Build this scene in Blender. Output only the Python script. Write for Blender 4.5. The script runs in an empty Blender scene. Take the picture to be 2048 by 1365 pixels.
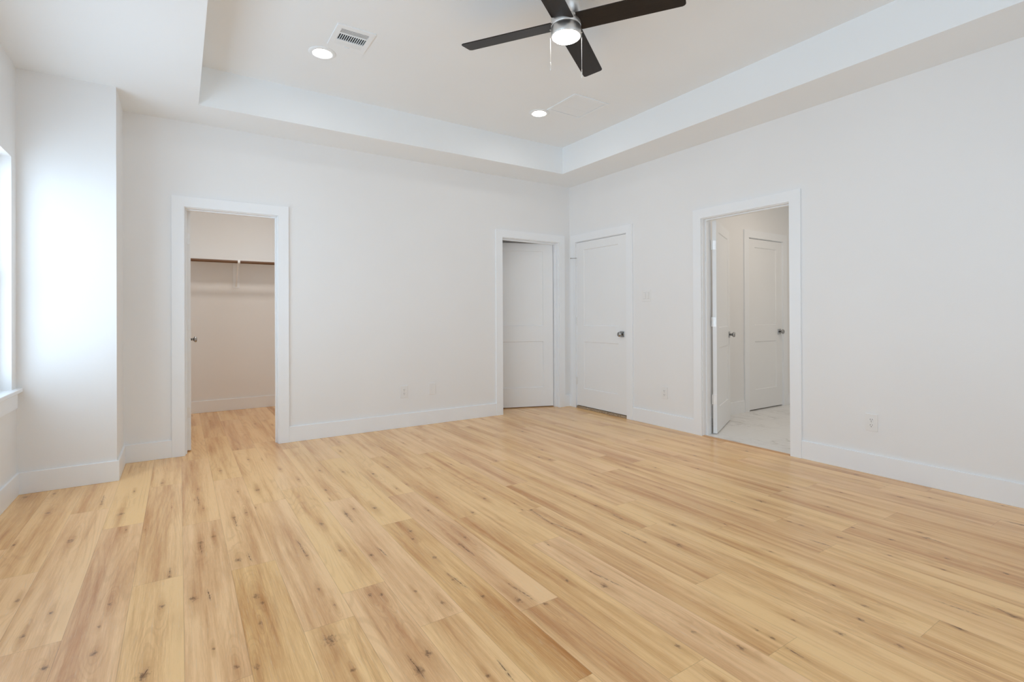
import bpy, bmesh, math, random
from mathutils import Matrix, Vector

SC = bpy.context.scene
COL = SC.collection
R = math.radians

# ------------------------------------------------------------------ camera
W, H = 2048.0, 1365.0
FPX, HORIZON = 1017.586, 630.07                 # focal length and horizon row, in pixels
CAM = Vector((-4.1106, -4.9631, 1.1317))
YAW, PITCH, ROLL = 0.5787, 0.0026, 0.0046
right = Vector((math.cos(YAW), -math.sin(YAW), 0)); fwd = Vector((math.sin(YAW), math.cos(YAW), 0)); up = Vector((0, 0, 1))
f2 = math.cos(PITCH) * fwd + math.sin(PITCH) * up
u1 = -math.sin(PITCH) * fwd + math.cos(PITCH) * up
r2 = math.cos(ROLL) * right - math.sin(ROLL) * u1
u2 = math.sin(ROLL) * right + math.cos(ROLL) * u1
cd = bpy.data.cameras.new('camera'); cam = bpy.data.objects.new('camera', cd); COL.objects.link(cam)
cam.matrix_world = Matrix(((r2.x, u2.x, -f2.x, CAM.x), (r2.y, u2.y, -f2.y, CAM.y), (r2.z, u2.z, -f2.z, CAM.z), (0, 0, 0, 1)))
cd.sensor_fit = 'HORIZONTAL'; cd.sensor_width = 36.0
cd.lens = FPX * 36.0 / W
cd.shift_y = -(H / 2 - HORIZON) / W
cd.clip_start = 0.02; cd.clip_end = 60
SC.camera = cam

# ------------------------------------------------------------------ daylight, exposure
SC.view_settings.view_transform = 'Standard'
SC.view_settings.look = 'None'
SC.view_settings.gamma = 1.0
SC.view_settings.exposure = 0.0
SC.cycles.max_bounces = 14; SC.cycles.diffuse_bounces = 10; SC.cycles.glossy_bounces = 5
SC.cycles.use_denoising = True
SC.cycles.sample_clamp_indirect = 6.0
SKY = 3.75
HAZE = (1.04, 1.305, 1.565, 1)   # pale bright haze at the horizon, dimmer overhead than underfoot
wd = bpy.data.worlds.new('overcast_sky'); SC.world = wd; wd.use_nodes = True
_t = wd.node_tree; _bg = _t.nodes['Background']; _bg.inputs[1].default_value = SKY
_co = _t.nodes.new('ShaderNodeTexCoord'); _sp = _t.nodes.new('ShaderNodeSeparateXYZ'); _mr = _t.nodes.new('ShaderNodeMapRange'); _mx = _t.nodes.new('ShaderNodeMix')
_mx.data_type = 'RGBA'
_t.links.new(_co.outputs['Generated'], _sp.inputs[0]); _t.links.new(_sp.outputs[2], _mr.inputs[0])
_cr = _t.nodes.new('ShaderNodeValToRGB'); _t.links.new(_mr.outputs[0], _cr.inputs[0])
_mr.inputs[1].default_value = -0.6; _mr.inputs[2].default_value = 0.6
_e = _cr.color_ramp.elements
_e[0].position = 0.0; _e[0].color = (0.68,) * 3 + (1,); _e[1].position = 1.0; _e[1].color = (0.46,) * 3 + (1,)
_h = _e.new(0.5); _h.color = (1, 1, 1, 1)
_mx.blend_type = 'MULTIPLY'; _mx.inputs[0].default_value = 1.0
_mx.inputs[6].default_value = HAZE; _t.links.new(_cr.outputs[0], _mx.inputs[7])
_t.links.new(_mx.outputs[2], _bg.inputs[0])

def area(name, loc, rot, sx, sy, energy, color, portal=False, spread=180):
    l = bpy.data.lights.new(name, 'AREA'); l.shape = 'RECTANGLE'; l.size = sx; l.size_y = sy
    l.energy = energy; l.color = color; l.spread = R(spread)
    if portal: l.cycles.is_portal = True
    o = bpy.data.objects.new(name, l); COL.objects.link(o); o.location = loc; o.rotation_euler = rot
    return o
# window openings: (y0, y1) on the left wall, (x0, x1) on the wall behind the camera
WIN_LEFT = [(-2.40, -0.60), (-4.70, -2.90)]
WIN_REAR_FILL = [(-2.45, -1.50)]  # unseen window, added to send soft frontal daylight into the room
SILL, WTOP = 0.68, 2.143
XL, YR = -4.988, -5.42
for a, b in WIN_LEFT:
    area('window_daylight', (XL - 0.13, (a + b) / 2, (SILL + WTOP) / 2), (0, R(-90), 0), WTOP - SILL, b - a, 1, (1, 1, 1), True)
for a, b in WIN_REAR_FILL:
    area('window_daylight', ((a + b) / 2, YR - 0.13, (SILL + WTOP) / 2), (R(90), 0, 0), b - a, WTOP - SILL, 1, (1, 1, 1), True)
# lamps of the side rooms (warm white)
WARM = (1.0, 0.925, 0.85)
area('closet_lamp', (-3.45, 0.80, 2.71), (0, 0, 0), 0.22, 0.22, 9.6, WARM)
area('bathroom_lamp', (1.30, -2.70, 2.70), (0, 0, 0), 0.5, 0.5, 12.5, (1.0, 0.87, 0.74))
area('hall_lamp', (-1.9, 0.95, 2.70), (0, 0, 0), 0.15, 0.15, 1.2, WARM)

# ------------------------------------------------------------------ materials
def srgb(r, g, b):
    def c(v):
        v /= 255.0
        return v / 12.92 if v <= 0.04045 else ((v + 0.055) / 1.055) ** 2.4
    return (c(r), c(g), c(b), 1.0)

class G:
    """tiny node-graph writer"""
    def __init__(s, name):
        s.m = bpy.data.materials.new(name); s.m.use_nodes = True
        s.t = s.m.node_tree; s.n = s.t.nodes
        s.b = s.n['Principled BSDF']
    def put(s, sock, v):
        if isinstance(v, bpy.types.NodeSocket): s.t.links.new(v, sock)
        else: sock.default_value = v
    def math(s, op, a, b=None, c=None, clamp=False):
        k = s.n.new('ShaderNodeMath'); k.operation = op; k.use_clamp = clamp
        for i, v in enumerate((a, b, c)):
            if v is not None: s.put(k.inputs[i], v)
        return k.outputs[0]
    def vmath(s, op, a, b=None):
        k = s.n.new('ShaderNodeVectorMath'); k.operation = op
        s.put(k.inputs[0], a)
        if b is not None: s.put(k.inputs[1], b)
        return k.outputs[0]
    def sep(s, v):
        k = s.n.new('ShaderNodeSeparateXYZ'); s.put(k.inputs[0], v); return k.outputs
    def comb(s, x, y, z=0.0):
        k = s.n.new('ShaderNodeCombineXYZ')
        for i, v in enumerate((x, y, z)): s.put(k.inputs[i], v)
        return k.outputs[0]
    def noise(s, vec, scale=1.0, detail=3.0, rough=0.5, dist=0.0):
        k = s.n.new('ShaderNodeTexNoise'); s.put(k.inputs['Vector'], vec)
        k.inputs['Scale'].default_value = scale; k.inputs['Detail'].default_value = detail
        k.inputs['Roughness'].default_value = rough; k.inputs['Distortion'].default_value = dist
        return k.outputs[0]
    def step(s, v, a, b, lo=0.0, hi=1.0):
        k = s.n.new('ShaderNodeMapRange'); k.interpolation_type = 'SMOOTHSTEP'; k.clamp = True
        for i, x in enumerate((v, a, b, lo, hi)): s.put(k.inputs[i], x)
        return k.outputs[0]
    def mix(s, f, a, b, mode='MIX'):
        k = s.n.new('ShaderNodeMix'); k.data_type = 'RGBA'; k.blend_type = mode; k.clamp_factor = True
        s.put(k.inputs[0], f); s.put(k.inputs[6], a); s.put(k.inputs[7], b)
        return k.outputs[2]
    def attr(s, name):
        k = s.n.new('ShaderNodeAttribute'); k.attribute_name = name; return k
    def pos(s):
        return s.n.new('ShaderNodeNewGeometry').outputs['Position']
    def obco(s):
        return s.n.new('ShaderNodeTexCoord').outputs['Object']
    def bump(s, h, strength, dist=0.001):
        k = s.n.new('ShaderNodeBump'); k.inputs['Strength'].default_value = strength; k.inputs['Distance'].default_value = dist
        s.put(k.inputs['Height'], h); s.t.links.new(k.outputs[0], s.b.inputs['Normal'])
    def set(s, **kw):
        for k, v in kw.items(): s.put(s.b.inputs[k.replace('_', ' ')], v)
        return s.m

def paint(name, col, rough, bump=0.0, scale=260.0):
    g = G(name); p = g.pos()
    v = g.noise(p, 1.3, 2.0)
    g.set(Base_Color=g.mix(g.step(v, 0.3, 0.7), col, tuple(c * 0.985 for c in col[:3]) + (1,)), Roughness=rough)
    if bump:
        g.bump(g.noise(p, scale, 2.0, 0.6), bump, 0.002)
    return g.m
WALL = paint('wall_paint', (0.878, 0.884, 0.888, 1), 0.65, 0.16, 180)
CEIL = paint('ceiling_paint', (0.90, 0.935, 0.96, 1), 0.8, 0.12, 180)
TRIM = paint('trim_enamel', (0.915, 0.940, 0.965, 1), 0.34)
DOOR = paint('door_enamel', (0.90, 0.915, 0.925, 1), 0.36)
PLASTIC = paint('white_plastic', (0.87, 0.87, 0.865, 1), 0.3)
VENTW = paint('vent_enamel', (0.90, 0.935, 0.96, 1), 0.4)

def metal(name, col, rough, brushed=0.0):
    g = G(name)
    if brushed:
        x, y, z = g.sep(g.obco())
        n = g.noise(g.comb(g.math('MULTIPLY', x, 40), g.math('MULTIPLY', y, 40), g.math('MULTIPLY', z, 900)), 1.0, 2.0)
        g.set(Roughness=g.step(n, 0.2, 0.8, rough - brushed, rough + brushed))
    else:
        n = g.noise(g.obco(), 60, 2.0); g.set(Roughness=g.step(n, 0.2, 0.8, rough * 0.85, rough * 1.15))
    g.set(Base_Color=col, Metallic=1.0)
    return g.m
NICKEL = metal('brushed_nickel', (0.74, 0.73, 0.71, 1), 0.42, 0.02)
CHROME = metal('satin_chrome', (0.42, 0.42, 0.42, 1), 0.16)
HINGE = metal('pale_hinge_metal', (0.86, 0.86, 0.85, 1), 0.5)

def flat(name, col, rough, nz=60.0, amt=0.1):
    g = G(name); n = g.noise(g.obco(), nz, 3.0)
    g.set(Base_Color=g.mix(n, tuple(c * (1 - amt) for c in col[:3]) + (1,), tuple(min(1, c * (1 + amt)) for c in col[:3]) + (1,)), Roughness=rough)
    return g.m
DARK = flat('dark_duct', (0.006, 0.006, 0.006, 1), 0.8)
SLOT = flat('dark_slot', (0.05, 0.048, 0.045, 1), 0.7)
GROOVE = flat('black_groove', (0.02, 0.02, 0.02, 1), 0.5)

def blade_mat():
    g = G('espresso_blade'); x, y, z = g.sep(g.obco())
    n = g.noise(g.comb(g.math('MULTIPLY', x, 6), g.math('MULTIPLY', y, 90), z), 1.0, 4.0, 0.6)
    g.set(Base_Color=g.mix(n, (0.013, 0.010, 0.008, 1), (0.030, 0.023, 0.019, 1)), Roughness=0.42)
    g.b.inputs['Specular IOR Level'].default_value = 0.25
    return g.m
BLADE = blade_mat()

def rod_mat():
    g = G('stained_wood_rod'); x, y, z = g.sep(g.obco())
    n = g.noise(g.comb(g.math('MULTIPLY', x, 5), g.math('MULTIPLY', y, 160), g.math('MULTIPLY', z, 160)), 1.0, 4.0)
    g.set(Base_Color=g.mix(n, srgb(92, 62, 40), srgb(124, 90, 62)), Roughness=0.45)
    return g.m
ROD = rod_mat()

def glow(name, col, strength):
    g = G(name); n = g.noise(g.obco(), 30, 1.0)
    g.set(Base_Color=(0.9, 0.9, 0.9, 1), Emission_Color=g.mix(n, col, tuple(min(1, c * 1.02) for c in col[:3]) + (1,)), Emission_Strength=strength, Roughness=0.4)
    return g.m
LENS_GLOW = glow('lit_fan_lens', (1.0, 0.985, 0.95, 1), 25.0)
CAN_GLOW = glow('lit_downlight_lens', (1.0, 0.99, 0.96, 1), 45.0)

def marble():
    g = G('marble_tile'); p = g.pos(); x, y, z = g.sep(p)
    n = g.noise(g.comb(g.math('MULTIPLY_ADD', y, 1.2, g.math('MULTIPLY', x, 0.8)), g.math('MULTIPLY', x, 4.0)), 1.6, 6.0, 0.6, 0.6)
    vein = g.math('SUBTRACT', 1.0, g.step(g.math('ABSOLUTE', g.math('SUBTRACT', n, 0.5)), 0.0, 0.035))
    big = g.noise(p, 1.5, 2.0)
    vein = g.math('MULTIPLY', vein, g.step(big, 0.45, 0.65))
    c = g.mix(g.math('MULTIPLY', vein, 0.55), (0.80, 0.79, 0.77, 1), (0.44, 0.42, 0.40, 1))
    gx = g.math('ABSOLUTE', g.math('SUBTRACT', g.math('FRACT', g.math('DIVIDE', x, 0.61)), 0.5))
    gy = g.math('ABSOLUTE', g.math('SUBTRACT', g.math('FRACT', g.math('DIVIDE', y, 0.305)), 0.5))
    gr = g.math('MAXIMUM', g.step(gx, 0.496, 0.498), g.step(gy, 0.492, 0.496))
    g.set(Base_Color=g.mix(g.math('MULTIPLY', gr, 0.35), c, (0.5, 0.49, 0.47, 1)), Roughness=0.22)
    return g.m
MARBLE = marble()

def speckle():
    g = G('speckled_threshold'); p = g.pos()
    n = g.noise(p, 130, 2.0, 0.7)
    n2 = g.noise(p, 330, 2.0, 0.7)
    c = g.mix(g.step(n, 0.42, 0.58), srgb(150, 118, 84), srgb(212, 196, 172))
    c = g.mix(g.step(n2, 0.52, 0.62), c, srgb(70, 60, 50))
    g.set(Base_Color=c, Roughness=0.7)
    return g.m
SPECKLE = speckle()
STRIP = flat('reducer_strip', srgb(206, 160, 116), 0.4, 20, 0.12)

# ------------------------------------------------------------------ plank floor
PW, PL = 0.180, 1.485
def oak():
    g = G('knotty_oak_planks')
    p = g.pos(); x, y, z = g.sep(p)
    A = g.attr('plank_a').outputs['Vector']; tone, warm, seed = g.sep(A)
    B = g.attr('plank_b').outputs['Vector']; px, py0, py1 = g.sep(B)
    wob = g.noise(g.comb(g.math('MULTIPLY', x, 110), g.math('MULTIPLY', y, 55)), 1.0, 3.0, 0.65)
    wob2 = g.noise(p, 14, 2.0, 0.5)
    core = halo = ring = None
    for i in range(5):
        kx, ky, kr = g.sep(g.attr('knot_%d' % i).outputs['Vector'])
        dx = g.math('SUBTRACT', x, kx); dy = g.math('SUBTRACT', y, ky)
        rr = g.math('ADD', kr, 1e-4)
        d = g.math('SQRT', g.math('ADD', g.math('POWER', dx, 2.0), g.math('POWER', g.math('MULTIPLY', dy, 0.62), 2.0)))
        q = g.math('DIVIDE', d, rr)
        q = g.math('ADD', q, g.math('MULTIPLY', g.math('SUBTRACT', wob, 0.5), 2.6))
        c = g.step(q, 0.95, -0.25)
        e = g.math('SQRT', g.math('ADD', g.math('POWER', g.math('MULTIPLY', dx, 1.5), 2.0), g.math('POWER', g.math('MULTIPLY', dy, 0.22), 2.0)))
        e = g.math('ADD', g.math('DIVIDE', e, rr), g.math('MULTIPLY', g.math('SUBTRACT', wob2, 0.5), 1.5))
        hl = g.step(e, 2.5, 0.1)
        rg = g.step(e, 4.2, 0.0)
        core = c if core is None else g.math('MAXIMUM', core, c)
        halo = hl if halo is None else g.math('MAXIMUM', halo, hl)
        ring = rg if ring is None else g.math('MAXIMUM', ring, rg)
    crack = None
    for i in range(2):
        ca = g.attr('crack_%d' % i).outputs['Vector']; cx, c0, c1 = g.sep(ca)
        sl = g.sep(g.attr('slope_%d' % i).outputs['Vector'])[0]
        mid = g.math('MULTIPLY', g.math('ADD', c0, c1), 0.5); hlf = g.math('MULTIPLY', g.math('SUBTRACT', c1, c0), 0.5)
        t = g.math('SUBTRACT', y, mid)
        cxl = g.math('ADD', g.math('MULTIPLY_ADD', t, sl, cx), g.math('MULTIPLY', g.math('SUBTRACT', wob2, 0.5), 0.012))
        ox = g.math('ABSOLUTE', g.math('SUBTRACT', x, cxl))
        inside = g.step(g.math('ABSOLUTE', t), g.math('ADD', hlf, 0.02), g.math('MULTIPLY', hlf, 0.4))
        ck = g.math('MULTIPLY', g.math('ADD', g.step(ox, 0.0028, 0.0), g.step(ox, 0.016, 0.0, 0.0, 0.28)), inside)
        ck = g.math('MULTIPLY', ck, g.step(wob, 0.35, 0.6, 0.12, 1.0))
        crack = ck if crack is None else g.math('MAXIMUM', crack, ck)
    sx = g.math('MULTIPLY', seed, 17.3); sy = g.math('MULTIPLY', seed, 41.7)
    def stretched(fx, fy, scale=1.0, detail=3.0, rough=0.5, dist=0.0):
        return g.noise(g.comb(g.math('MULTIPLY_ADD', x, fx, sx), g.math('MULTIPLY_ADD', y, fy, sy), seed), scale, detail, rough, dist)
    bands = stretched(15.0, 0.8, 1.0, 2.0, 0.5)
    broad = stretched(3.5, 1.6, 1.0, 2.0, 0.5)
    streak = stretched(48.0, 1.6, 1.0, 4.0, 0.6)
    fibre = stretched(330.0, 9.0, 1.0, 3.0, 0.7)
    pores = stretched(620.0, 26.0, 1.0, 2.0, 0.6)
    # cathedral figure: contour lines of a long soft field, bent round the knots
    fld = g.math('MULTIPLY_ADD', ring, 0.16, stretched(6.5, 0.55, 1.0, 1.0, 0.4, 0.3))
    lines = g.math('SINE', g.math('MULTIPLY', fld, 120.0))
    lines = g.math('MULTIPLY', g.step(lines, 0.1, 1.0), g.step(broad, 0.40, 0.62))
    # sapwood along one edge
    u = g.math('DIVIDE', g.math('SUBTRACT', x, px), PW)
    side = g.math('GREATER_THAN', g.math('FRACT', g.math('MULTIPLY', seed, 7.31)), 0.45)
    u2_ = g.math('ADD', g.math('MULTIPLY', side, u), g.math('MULTIPLY', g.math('SUBTRACT', 1.0, side), g.math('SUBTRACT', 1.0, u)))
    sap = g.math('MULTIPLY', g.step(g.math('ADD', u2_, g.math('MULTIPLY', g.math('SUBTRACT', bands, 0.5), 1.3)), 0.55, 1.0), g.math('FRACT', g.math('MULTIPLY', seed, 3.77)))
    t = g.math('ADD', g.math('MULTIPLY', tone, 0.62), g.math('MULTIPLY', g.math('SUBTRACT', bands, 0.5), 1.9))
    t = g.math('ADD', t, g.math('MULTIPLY', g.math('SUBTRACT', g.step(streak, 0.25, 0.75), 0.5), 0.42))
    t = g.math('ADD', t, g.math('MULTIPLY', g.math('SUBTRACT', broad, 0.5), 0.5))
    t = g.math('SUBTRACT', t, g.math('MULTIPLY', sap, 0.55))
    t = g.math('ADD', t, g.math('MULTIPLY', g.math('SUBTRACT', g.step(fibre, 0.30, 0.70), 0.5), 0.34), clamp=True)
    pale = g.mix(warm, PALE_PINK, PALE_GOLD)
    tan = g.mix(warm, TAN_PINK, TAN_GOLD)
    c = g.mix(t, pale, tan)
    c = g.mix(g.math('MULTIPLY', halo, 0.42), c, HALO)
    c = g.mix(g.math('MULTIPLY', lines, 0.15), c, LINE)
    c = g.mix(g.math('MULTIPLY', g.step(streak, 0.60, 0.78), g.step(bands, 0.40, 0.7, 0.05, 0.50)), c, STREAK)
    c = g.mix(g.math('MULTIPLY', g.step(pores, 0.60, 0.75), 0.16), c, LINE)
    c = g.mix(g.math('MULTIPLY', g.step(fibre, 0.56, 0.72), 0.38), c, LIME)
    c = g.mix(g.math('MULTIPLY', core, 0.80), c, KNOT)
    c = g.mix(g.math('MULTIPLY', crack, 0.85, clamp=True), c, CRACK)
    ed = g.math('MULTIPLY', g.math('MINIMUM', u, g.math('SUBTRACT', 1.0, u)), PW)
    en = g.math('MINIMUM', g.math('SUBTRACT', y, py0), g.math('SUBTRACT', py1, y))
    seam = g.step(g.math('MINIMUM', ed, en), 0.0015, 0.0002)
    c = g.mix(g.math('MULTIPLY', seam, 0.32), c, CRACK)
    g.set(Base_Color=c, Roughness=g.step(streak, 0.2, 0.8, 0.16, 0.26))
    g.b.inputs['Specular IOR Level'].default_value = 0.3
    hgt = g.math('ADD', g.math('MULTIPLY', fibre, 0.35), g.math('MULTIPLY', seam, -1.0))
    g.bump(hgt, 0.10, 0.001)
    return g.m
PALE_PINK, PALE_GOLD = srgb(249, 206, 156), srgb(249, 207, 145)
TAN_PINK, TAN_GOLD = srgb(201, 146, 97), srgb(194, 133, 70)
HALO, LINE, STREAK = srgb(180, 122, 66), srgb(160, 110, 66), srgb(150, 97, 55)
LIME = srgb(244, 222, 186)
KNOT, CRACK = srgb(96, 64, 40), srgb(92, 60, 36)
OAK = oak()

# knots (x, y, radius, depth) and cracks (x, y, x, y) of the boards, metres
KNOTS= [(-4.931,-0.579,0.022,1),(-4.789,-0.598,0.016,0.7),(-4.753,-1.009,0.02,0.5),(-4.578,-1.571,0.024,0.8),(-4.398,-1.269,0.024,0.9),(-4.353,-1.56,0.009,0.8),(-4.267,-1.614,0.006,0.9),(-4.511,-1.006,0.012,0.7),(-4.012,-1.014,0.012,0.6),(-4.213,-0.736,0.014,0.8),(-3.996,-1.431,0.008,0.8),(-4.026,-1.963,0.017,0.9),(-3.968,-1.916,0.015,0.7),(-3.857,-1.692,0.014,0.8),(-4.151,-2.28,0.01,0.9),(-4.807,-1.473,0.015,0.6),(-3.884,-2.273,0.022,0.8),(-3.862,-0.639,0.016,0.8),(-4.036,-1.242,0.006,0.8),(-4.153,-1.307,0.006,0.7),(-4.361,-0.832,0.014,0.4),(-4.657,-2.168,0.012,1),(-4.527,-2.356,0.014,0.6),(-4.345,-2.406,0.016,0.4),(-4.361,-2.568,0.01,0.6),(-4.356,-2.75,0.018,0.7),(-4.479,-2.754,0.018,0.9),(-4.067,-2.543,0.02,0.95),(-4.21,-2.977,0.022,1),(-4.017,-2.946,0.008,0.7),(-3.96,-3.088,0.013,0.9),(-4.172,-2.54,0.02,0.3),(-4.582,-2.491,0.018,0.4),(-3.696,-0.012,0.012,0.8),(-3.686,-1.255,0.022,1),(-3.42,-1.175,0.014,0.9),(-3.248,-1.044,0.014,0.85),(-3.655,-0.423,0.015,0.6),(-3.561,-0.479,0.012,0.7),(-3.79,-1.65,0.014,0.6),(-3.736,-1.596,0.007,0.8),(-3.798,-1.221,0.009,0.8),(-3.313,-1.992,0.018,0.8),(-3.255,-1.939,0.014,0.7),(-3.147,-1.992,0.02,0.9),(-3.464,-2.06,0.02,0.7),(-3.314,-1.51,0.018,0.6),(-3.334,-1.696,0.008,0.6),(-3.115,-1.174,0.018,0.5),(-2.947,-1.343,0.018,0.6),(-2.981,-0.581,0.016,0.7),(-2.659,-0.669,0.016,0.6),(-2.899,-2.208,0.013,0.6),(-2.768,-2.042,0.014,0.6),(-2.832,-1.693,0.014,0.4),(-3.095,-2.416,0.02,0.7),(-3.12,-2.515,0.01,0.8),(-3.487,-0.844,0.02,0.35),(-2.917,-1.739,0.016,0.4),(-2.804,-1.241,0.018,0.4),(-3.853,-2.663,0.02,0.7),(-3.838,-2.728,0.016,0.6),(-3.862,-2.872,0.012,0.5),(-3.904,-3.13,0.013,0.9),(-3.608,-2.407,0.01,0.8),(-3.673,-3.118,0.028,1),(-3.604,-2.902,0.008,0.8),(-3.352,-2.569,0.017,0.9),(-3.424,-2.934,0.013,0.8),(-3.243,-3.126,0.014,0.8),(-3.302,-2.984,0.014,0.4),(-3.415,-3.375,0.02,0.8),(-3.472,-3.431,0.022,0.95),(-2.948,-2.702,0.015,0.7),(-2.891,-2.648,0.014,0.7),(-3.112,-2.76,0.016,0.8),(-3.13,-2.99,0.009,0.9),(-3.116,-2.573,0.009,0.8),(-3.628,-2.75,0.015,0.5),(-3.649,-3.314,0.013,0.5),(-3.461,-2.442,0.018,0.3),(-3.467,-2.914,0.018,0.3),(-2.529,-2.223,0.016,0.9),(-2.698,-2.378,0.016,0.7),(-2.301,-2.404,0.012,0.5),(-2.397,-2.532,0.016,0.7),(-2.422,-2.394,0.01,0.5),(-2.439,-2.504,0.012,0.6),(-2.416,-2.757,0.012,0.7),(-2.038,-2.503,0.013,0.7),(-2.039,-2.692,0.018,0.8),(-2.055,-2.919,0.012,0.7),(-1.886,-3.133,0.022,0.9),(-1.65,-2.259,0.012,0.6),(-1.824,-2.418,0.014,0.7),(-1.3,-0.836,0.022,0.7),(-1.55,-1.498,0.02,0.7),(-1.703,-1.661,0.018,0.6),(-1.675,-1.771,0.02,0.6),(-2.067,-1.147,0.016,0.5),(-2.042,-1.557,0.014,0.6),(-1.022,-1.321,0.018,0.6),(-1.477,-2.707,0.01,0.5),(-1.324,-2.248,0.014,0.5),(-1.153,-2.375,0.014,0.5),(-0.819,-2.385,0.02,0.6),(-0.641,-2.335,0.02,0.5),(-2.376,-1.447,0.012,0.5),(-2.3,-1.464,0.01,0.5),(-2.376,-2.946,0.011,0.9),(-2.171,-3.196,0.013,0.8),(-2.055,-3.312,0.02,1),(-2.592,-3.265,0.008,0.8),(-2.625,-3.383,0.019,1),(-2.728,-3.268,0.012,0.9),(-2.984,-3.273,0.018,1),(-2.948,-3.153,0.007,0.8),(-3.088,-3.174,0.012,0.9),(-2.688,-3.812,0.014,0.5),(-2.577,-3.793,0.012,0.6),(-2.515,-3.937,0.016,0.8),(-2.911,-3.355,0.014,0.5),(-0.169,-2.482,0.02,0.7),(-0.918,-2.565,0.018,0.6),(-0.773,-3.153,0.016,0.8),(-1.159,-3.198,0.024,1),(-1.315,-3.262,0.014,0.9),(-1.321,-3.458,0.013,0.8),(-1.318,-3.518,0.014,0.8),(-0.919,-3.467,0.016,0.6),(-1.307,-3.706,0.016,0.9),(-1.121,-3.687,0.014,0.8),(-1.122,-3.858,0.016,0.8),(-0.381,-3.637,0.02,0.8),(-0.242,-3.744,0.013,0.7),(-0.898,-3.905,0.018,0.6),(-0.957,-3.952,0.018,0.6),(-0.048,-4.03,0.014,0.6),(-0.337,-4.167,0.016,0.7),(-1.749,-3.595,0.01,0.9),(-1.33,-3.928,0.01,0.8),(-1.642,-3.283,0.009,0.8),(-0.592,-3.397,0.013,0.6),(-0.113,-3.28,0.02,0.5),(-1.501,-4.392,0.018,1),(-1.764,-4.307,0.016,1),(-1.827,-3.911,0.014,0.9),(-2.001,-4.087,0.015,1),(-1.887,-4.054,0.016,0.4),(-2.376,-3.966,0.011,1),(-2.514,-3.937,0.014,0.9),(-2.153,-4.084,0.015,0.9),(-2.21,-3.948,0.012,0.5),(-2.378,-3.91,0.009,0.8),(-1.282,-4.116,0.011,0.8),(-1.099,-4.279,0.013,0.8),(-1.142,-4.09,0.012,0.7),(-2.057,-4.229,0.018,0.5),(-1.326,-3.93,0.012,0.6)]
CRACKS= [(-4.511,-1.006,-4.517,-0.807),(-4.026,-1.963,-4.026,-2.107),(-3.857,-1.692,-3.853,-1.849),(-4.151,-2.28,-4.148,-2.189),(-4.018,-1.154,-4.015,-1.373),(-4.017,-2.495,-4.01,-2.593),(-4.21,-2.977,-4.199,-2.946),(-3.313,-1.911,-3.315,-2.151),(-3.841,-2.212,-3.833,-2.324),(-3.618,-2.194,-3.608,-2.407),(-3.301,-2.508,-3.291,-2.625),(-3.476,-3.341,-3.474,-3.481),(-2.948,-2.702,-2.947,-2.855),(-3.129,-2.906,-3.11,-3.095),(-1.838,-2.21,-1.824,-2.418),(-2.397,-2.532,-2.416,-2.757),(-2.047,-2.838,-2.055,-2.919),(-2.411,-2.743,-2.376,-2.946),(-2.173,-3.005,-2.171,-3.196),(-3.24,-3.53,-3.245,-3.643),(-2.584,-2.92,-2.588,-2.962),(-2.948,-3.153,-2.93,-3.324),(-2.592,-3.265,-2.567,-3.435),(-1.307,-3.056,-1.311,-3.151),(-1.459,-3.639,-1.45,-3.726),(-0.338,-4.122,-0.337,-4.167),(-0.936,-3.932,-0.963,-4.025),(-1.481,-4.33,-1.499,-4.387),(-1.762,-4.278,-1.767,-4.32),(-2.359,-3.793,-2.364,-3.856),(-1.615,-4.18,-1.6,-4.342),(-1.46,-3.634,-1.453,-3.727),(-2.387,-4.01,-2.39,-4.089)]

# joint position of each row of boards, rows counted from the seam at x = -4.10
JOINT = {-5: -3.0, -4: -1.9, -3: -2.60, -2: -1.49, -1: -2.295, 0: -1.675, 1: -2.37, 2: -1.535, 3: -2.84, 4: -3.223, 5: -2.265,
         6: -3.346, 7: -3.90, 8: -2.907, 9: -4.01, 10: -3.59, 11: -3.072, 12: -4.248, 13: -3.30, 14: -3.732, 15: -3.415,
         16: -3.676, 17: -3.17, 18: -3.728, 19: -3.223, 20: -2.60, 21: -3.50, 22: -2.2, 23: -3.0}
# tone (0 pale .. 1 tan) and warmth (0 pinkish .. 1 golden) of boards, by row and a y on the board
TONE = [(-3, -2, .35, .3), (-3, -3, .6, .2), (-2, -1, .15, .8), (-2, -2, .95, .1), (-2, -3.5, .5, .4), (-1, -.4, .35, .7), (-1, -1.5, .8, .45), (-1, -3, .4, .6),
        (0, -1, .7, .4), (0, -2, .55, .1), (0, -3.5, .5, .4), (1, -1.5, .5, .25), (1, -3, .55, .9), (2, -1, .35, .6), (2, -2, .75, .3), (2, -3.5, .3, .7),
        (3, -1, .45, .5), (3, -2, .3, .8), (3, -3.2, .6, .15), (4, -1, .4, .6), (4, -2.5, .5, .15), (4, -3.6, .7, .5), (5, -1.5, .3, .9), (5, -3, .8, .9), (5, -4.2, .4, .6),
        (6, -2.5, .5, .15), (6, -3.8, .75, .4), (7, -2, .5, .8), (7, -3, .75, .8), (7, -4.3, .3, .7), (8, -2, .4, .8), (8, -3.5, .5, .1),
        (9, -2, .55, .8), (9, -3.2, .6, .6), (9, -4.3, .3, .8), (10, -3, .8, .7), (10, -4, .35, .7), (11, -2, .5, .8), (11, -3.8, .35, .7),
        (12, -3.5, .25, .8), (12, -4.6, .85, .8), (13, -2.5, .7, .6), (13, -4, .65, .6), (14, -3, .75, .5), (14, -4, .35, .8), (15, -2.5, .6, .7), (15, -4, .6, .6),
        (16, -3, .3, .8), (16, -4, .85, .4), (17, -2, .6, .6), (18, -3, .45, .5), (18, -4, .7, .5), (19, -2.5, .5, .8), (19, -4, .6, .4)]

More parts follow.
